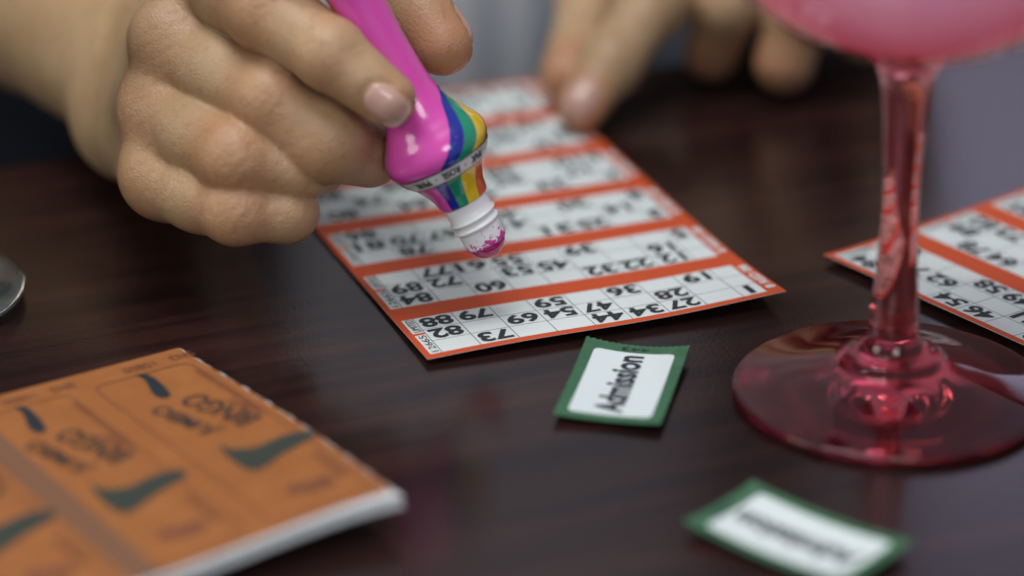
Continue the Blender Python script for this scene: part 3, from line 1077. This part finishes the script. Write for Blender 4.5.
# palm filling under the metacarpals, towards the dabber
inner_off = view * .012 + (P(40, 0, .8) - P(0, 0, .8)) * .5
for c_, f_ in zip(carp, (R_index, R_middle, R_ring, R_pinky)):
    chain(fld, palm, [(c_[0] + inner_off * .6, .012), (f_[0][0] + inner_off * .9, .010)], .010)
fing = np.full_like(D, .06)
for f_ in (R_index, R_middle, R_ring, R_pinky, R_thumb):
    one = np.full_like(D, .06)
    chain(fld, one, f_, .0016)
    # bony knuckle swelling and soft pads between the joints
    for q in (1, 2):
        c0_, r0_ = f_[q]
        ball(fld, one, c0_ - view * r0_ * .05, r0_ * 1.0, .0022)
    mid = (f_[0][0] * .5 + f_[1][0] * .5); ball(fld, one, mid, (f_[0][1] + f_[1][1]) * .5, .003)
    fing = smin(fing, one, .0006)
# knuckle heads over the metacarpals
kn = [(hp(166, 34, .808, 38)), (hp(154, 106, .812, 33)), (hp(153, 172, .811, 33))]
for c_, r_ in kn: ball(fld, palm, c_, r_ * .93, .007)
for c_, r_ in (hp(168, 74, .820, 30), hp(166, 142, .819, 29)): ball(fld, palm, c_, r_, .006)
# tendon valleys
hand = smin(fing, palm, .0034)
D[:] = smin(D, hand, .004)
# left arm
palm2 = np.full_like(D, .06)
chain(fld, palm2, [sh_l, (elbow_l[0], .045)], .03)
wm = (wl[0][0] + wl[1][0]) / 2
chain(fld, palm2, [elbow_l, (wm, .025)], .02)
for c_, f_ in zip(pl, (L_index, L_middle, L_ring, L_pinky)):
    chain(fld, palm2, [(wm, .022), c_, (f_[0][0], f_[0][1])], .012)
chain(fld, palm2, [pl[0], L_thumb[0], L_thumb[1]], .012)
fing2 = np.full_like(D, .06)
for f_ in (L_index, L_middle, L_ring, L_pinky, L_thumb):
    one = np.full_like(D, .06)
    chain(fld, one, f_, .004)
    for q in (1, 2): ball(fld, one, f_[q][0] + np.array([0, 0, .001]), f_[q][1] * 1.02, .004)
    fing2 = smin(fing2, one, .0014)
D[:] = smin(D, smin(fing2, palm2, .006), .004)


def sample(fld, d, p_):
    """trilinear value of the field"""
    ii = []
    for a, q in zip((fld.x, fld.y, fld.z), p_):
        i = int(np.clip(np.searchsorted(a, q) - 1, 0, len(a) - 2)); ii.append((i, (q - a[i]) / (a[i + 1] - a[i])))
    v = 0
    for i in (0, 1):
        for j in (0, 1):
            for k in (0, 1):
                w = (ii[0][1] if i else 1 - ii[0][1]) * (ii[1][1] if j else 1 - ii[1][1]) * (ii[2][1] if k else 1 - ii[2][1])
                v += w * d[ii[0][0] + i, ii[1][0] + j, ii[2][0] + k]
    return v


# nail frames: centre, direction along finger, outward normal, half length, half width
def nail_frame(c, along, nrm, hl, hw):
    along = along / np.linalg.norm(along); nrm = nrm - along * (nrm @ along); nrm /= np.linalg.norm(nrm)
    return np.asarray(c), along, np.cross(nrm, along), nrm, hl, hw


ri_dir = R_index[3][0] - R_index[2][0]
li_dir = L_index[3][0] - L_index[2][0]
rt_dir = R_thumb[3][0] - R_thumb[2][0]
down_img = P(0, 1, 1) - P(0, 0, 1); down_img /= np.linalg.norm(down_img)
right_img = np.array([1., 0, 0])
nails = [
    nail_frame(P(389, 104, .775), ri_dir, -view + down_img * .16 - right_img * .04, .0059, .0048),
    nail_frame(L_index[3][0] + np.array([0, 0, .0]), li_dir, np.array([-.05, -.62, .78]), .0065, .0050),
    nail_frame(R_thumb[3][0] - rt_dir / np.linalg.norm(rt_dir) * .002, rt_dir, right_img * .62 - down_img * .62 + view * .45, .0070, .0058),
]
# shallow groove around each nail
for c, al, sd, nr, hl, hw in nails:
    sl = fld.sub(c - .014, c + .014)
    X, Y, Zz = grid_of(fld, sl)
    a = (X - c[0]) * al[0] + (Y - c[1]) * al[1] + (Zz - c[2]) * al[2]
    b_ = (X - c[0]) * sd[0] + (Y - c[1]) * sd[1] + (Zz - c[2]) * sd[2]
    h_ = (X - c[0]) * nr[0] + (Y - c[1]) * nr[1] + (Zz - c[2]) * nr[2]
    rho = (np.abs(a / hl) ** 2.6 + np.abs(b_ / hw) ** 2.6) ** (1 / 2.6)
    D[sl] += np.where(h_ > 0, .00055 * np.exp(-((rho - 1.0) / .16) ** 2) + .0003 * (rho < 1), 0).astype(np.float32)
# creases across the knuckles of the right hand
def groove(c, n_, half, depth, width, rad):
    c = np.asarray(c); n_ = n_ / np.linalg.norm(n_)
    sl = fld.sub(c - rad, c + rad)
    X, Y, Zz = grid_of(fld, sl)
    a = (X - c[0]) * n_[0] + (Y - c[1]) * n_[1] + (Zz - c[2]) * n_[2]
    rr = np.sqrt((X - c[0]) ** 2 + (Y - c[1]) ** 2 + (Zz - c[2]) ** 2)
    wob = .0006 * np.sin((X + Zz) * 900)
    D[sl] += (depth * np.exp(-((a + wob) / width) ** 2) * np.exp(-(rr / half) ** 4)).astype(np.float32)


for f_ in (R_index, R_middle, R_ring, R_pinky):
    for j, dep in ((1, .00028), (2, .00022)):
        dr_ = f_[j + 1][0] - f_[j - 1][0]; dr_ /= np.linalg.norm(dr_)
        for o_ in (-.0042, -.0022, -.0004, .0016, .0036):
            groove(f_[j][0] - view * f_[j][1] * .9 + dr_ * o_, dr_, .007, dep, .00045, .012)
    dr_ = f_[1][0] - f_[0][0]; dr_ /= np.linalg.norm(dr_)
    for o_ in (-.006, -.003, .0, .003, .006, .009):
        groove(f_[0][0] - view * f_[0][1] * .9 + dr_ * o_, dr_ + .2 * down_img, .009, .00025, .0005, .014)

V, Q = surface_nets(fld, D)
# a little smoothing of the net
nb = np.zeros_like(V); ct = np.zeros(len(V))
for a, b_ in ((0, 1), (1, 2), (2, 3), (3, 0)):
    np.add.at(nb, Q[:, a], V[Q[:, b_]]); np.add.at(ct, Q[:, a], 1)
    np.add.at(nb, Q[:, b_], V[Q[:, a]]); np.add.at(ct, Q[:, b_], 1)
V = V * .7 + (nb / ct[:, None]) * .3

person = empty('person', (TC[0], TC[1], FLOOR))


def np_mesh(name, V, Q, m, parent):
    me = bpy.data.meshes.new(name)
    me.vertices.add(len(V)); me.vertices.foreach_set('co', V.astype(np.float32).ravel())
    me.loops.add(len(Q) * 4); me.loops.foreach_set('vertex_index', Q.astype(np.int32).ravel())
    me.polygons.add(len(Q)); me.polygons.foreach_set('loop_start', np.arange(0, len(Q) * 4, 4, dtype=np.int32))
    me.polygons.foreach_set('loop_total', np.full(len(Q), 4, np.int32))
    me.materials.append(m)
    me.update(calc_edges=True); me.validate()
    me.polygons.foreach_set('use_smooth', np.ones(len(me.polygons), dtype=bool))
    o = bpy.data.objects.new(name, me)
    return link(o, parent)


body_o = np_mesh('body', V, Q, M['skin'], person)
fl = np.zeros(len(V))
for f_ in (R_index, R_middle, R_ring, R_pinky):
    for j, w in ((0, .60), (1, .60), (2, .30), (3, .40)):
        c_, r_ = f_[j]
        fl = np.maximum(fl, w * np.exp(-(np.linalg.norm(V - c_, axis=1) / (r_ * 1.25)) ** 4))
for f_ in (R_thumb, L_index, L_thumb, L_middle, L_ring):
    c_, r_ = f_[3]; fl = np.maximum(fl, .6 * np.exp(-(np.linalg.norm(V - c_, axis=1) / (r_ * 1.5)) ** 4))
at = body_o.data.attributes.new('flush', 'FLOAT', 'POINT')
at.data.foreach_set('value', fl.astype(np.float32))

# nails
for c, al, sd, nr, hl, hw in nails:
    VV, FF = [], []
    NR, NA_ = 9, 36
    def hit(p_):
        lo_, hi_ = -.012, .016
        h = hi_
        prev = sample(fld, D, p_ + nr * h)
        while h > lo_:
            h -= .0004
            v_ = sample(fld, D, p_ + nr * h)
            if v_ < 0: return h + .0004 * (-v_) / max(prev - v_, 1e-9)
            prev = v_
        return lo_
    hc = hit(c)
    for i in range(NR + 1):
        rho = i / NR * .97
        for j in range(NA_):
            a = 2 * math.pi * j / NA_
            ca, sa = math.cos(a), math.sin(a)
            e_ = 2 / 2.8
            x_ = hl * rho * math.copysign(abs(ca) ** e_, ca); y_ = hw * rho * math.copysign(abs(sa) ** e_, sa)
            # nail plate: curved across, nearly straight along
            base_ = c + al * x_ + sd * y_
            h = hit(base_)
            VV.append(base_ + nr * (max(h, hc - .004) + .00028 * (1 - rho ** 6) - .0001))
    for i in range(NR):
        for j in range(NA_):
            j2 = (j + 1) % NA_
            FF.append((i * NA_ + j, i * NA_ + j2, (i + 1) * NA_ + j2, (i + 1) * NA_ + j))
    o = mesh('fingernail', VV, FF, M['nail'], person, smooth=True)

# clothes: short-sleeved shirt and dark trousers as shells over the body
cg = Field(np.arange(-.42, .36, .007), np.arange(.78, 1.42, .007), np.arange(-.16, .50, .007))
C_ = torso(cg, None, .011, -.10, .41).astype(np.float32)
for a, b_ in ((sh_r, elbow_r), (sh_l, elbow_l)):
    mid = a[0] + (b_[0] - a[0]) * .62
    chain(cg, C_, [(a[0], .068), (mid, .062)], .03)
# soft folds
X, Y, Zz = np.meshgrid(cg.x, cg.y, cg.z, indexing='ij', sparse=True)
C_ = C_ + .003 * np.sin(X * 70 + Zz * 30) * np.sin(Y * 40 + Zz * 22)
Vs, Qs = surface_nets(cg, C_)
np_mesh('shirt', Vs, Qs, M['shirt'], person)
tg = Field(np.arange(-.40, .30, .009), np.arange(.45, 1.30, .009), np.arange(-.77, -.04, .009))
C_ = torso(tg, None, .019, -.28, -.055).astype(np.float32)
C_[tg.d.shape[0]:] = 0
thighs(tg, C_, .012, .03)
for s_ in (-1, 1):
    knee = np.array([*(TC + ed * s_ * .11 - nd * .40), -.205]); ank = np.array([*(TC + ed * s_ * .11 - nd * .36), -.68])
    chain(tg, C_, [(knee, .072), (ank, .048)], .02)
Vs, Qs = surface_nets(tg, C_)
np_mesh('trousers', Vs, Qs, M['trousers'], person)
for s_ in (-1, 1):
    sg = Field(np.arange(-.4, .3, .006), np.arange(.40, .90, .006), np.arange(-.752, -.62, .006))
    ank = TC + ed * s_ * .11 - nd * .36
    a = np.array([*(ank + nd * .03), -.70]); b_ = np.array([*(ank - nd * .17), -.715])
    c1 = np.full_like(sg.d, .06)
    chain(sg, c1, [(a, .042), (b_, .034)], .01); X, Y, Zz = np.meshgrid(sg.x, sg.y, sg.z, indexing='ij', sparse=True)
    c1 = np.maximum(c1, (FLOOR + .001) - Zz)
    Vs, Qs = surface_nets(sg, c1)
    np_mesh('shoe', Vs, Qs, M['metal'], person)
# dark open waistcoat over the shirt
vg = Field(np.arange(-.34, .24, .006), np.arange(.85, 1.30, .006), np.arange(-.10, .44, .006))
v1 = torso(vg, None, .021, -.045, .40).astype(np.float32)
v2 = torso(vg, None, .0125, -.20, .60).astype(np.float32)
X, Y, Zz = np.meshgrid(vg.x, vg.y, vg.z, indexing='ij', sparse=True)
va = (X - TC[0]) * ed[0] + (Y - TC[1]) * ed[1]; vb = (X - TC[0]) * nd[0] + (Y - TC[1]) * nd[1]
open_ = np.maximum(np.abs(va - .022) - .082, vb)
v1 = np.maximum(np.maximum(v1, -v2), -open_) + 0 * Zz
Vs, Qs = surface_nets(vg, v1.astype(np.float32))
np_mesh('waistcoat', Vs, Qs, M['trousers'], person)
tag(person, 'person in a grey blue shirt and dark trousers holding a pink dabber', 'person')
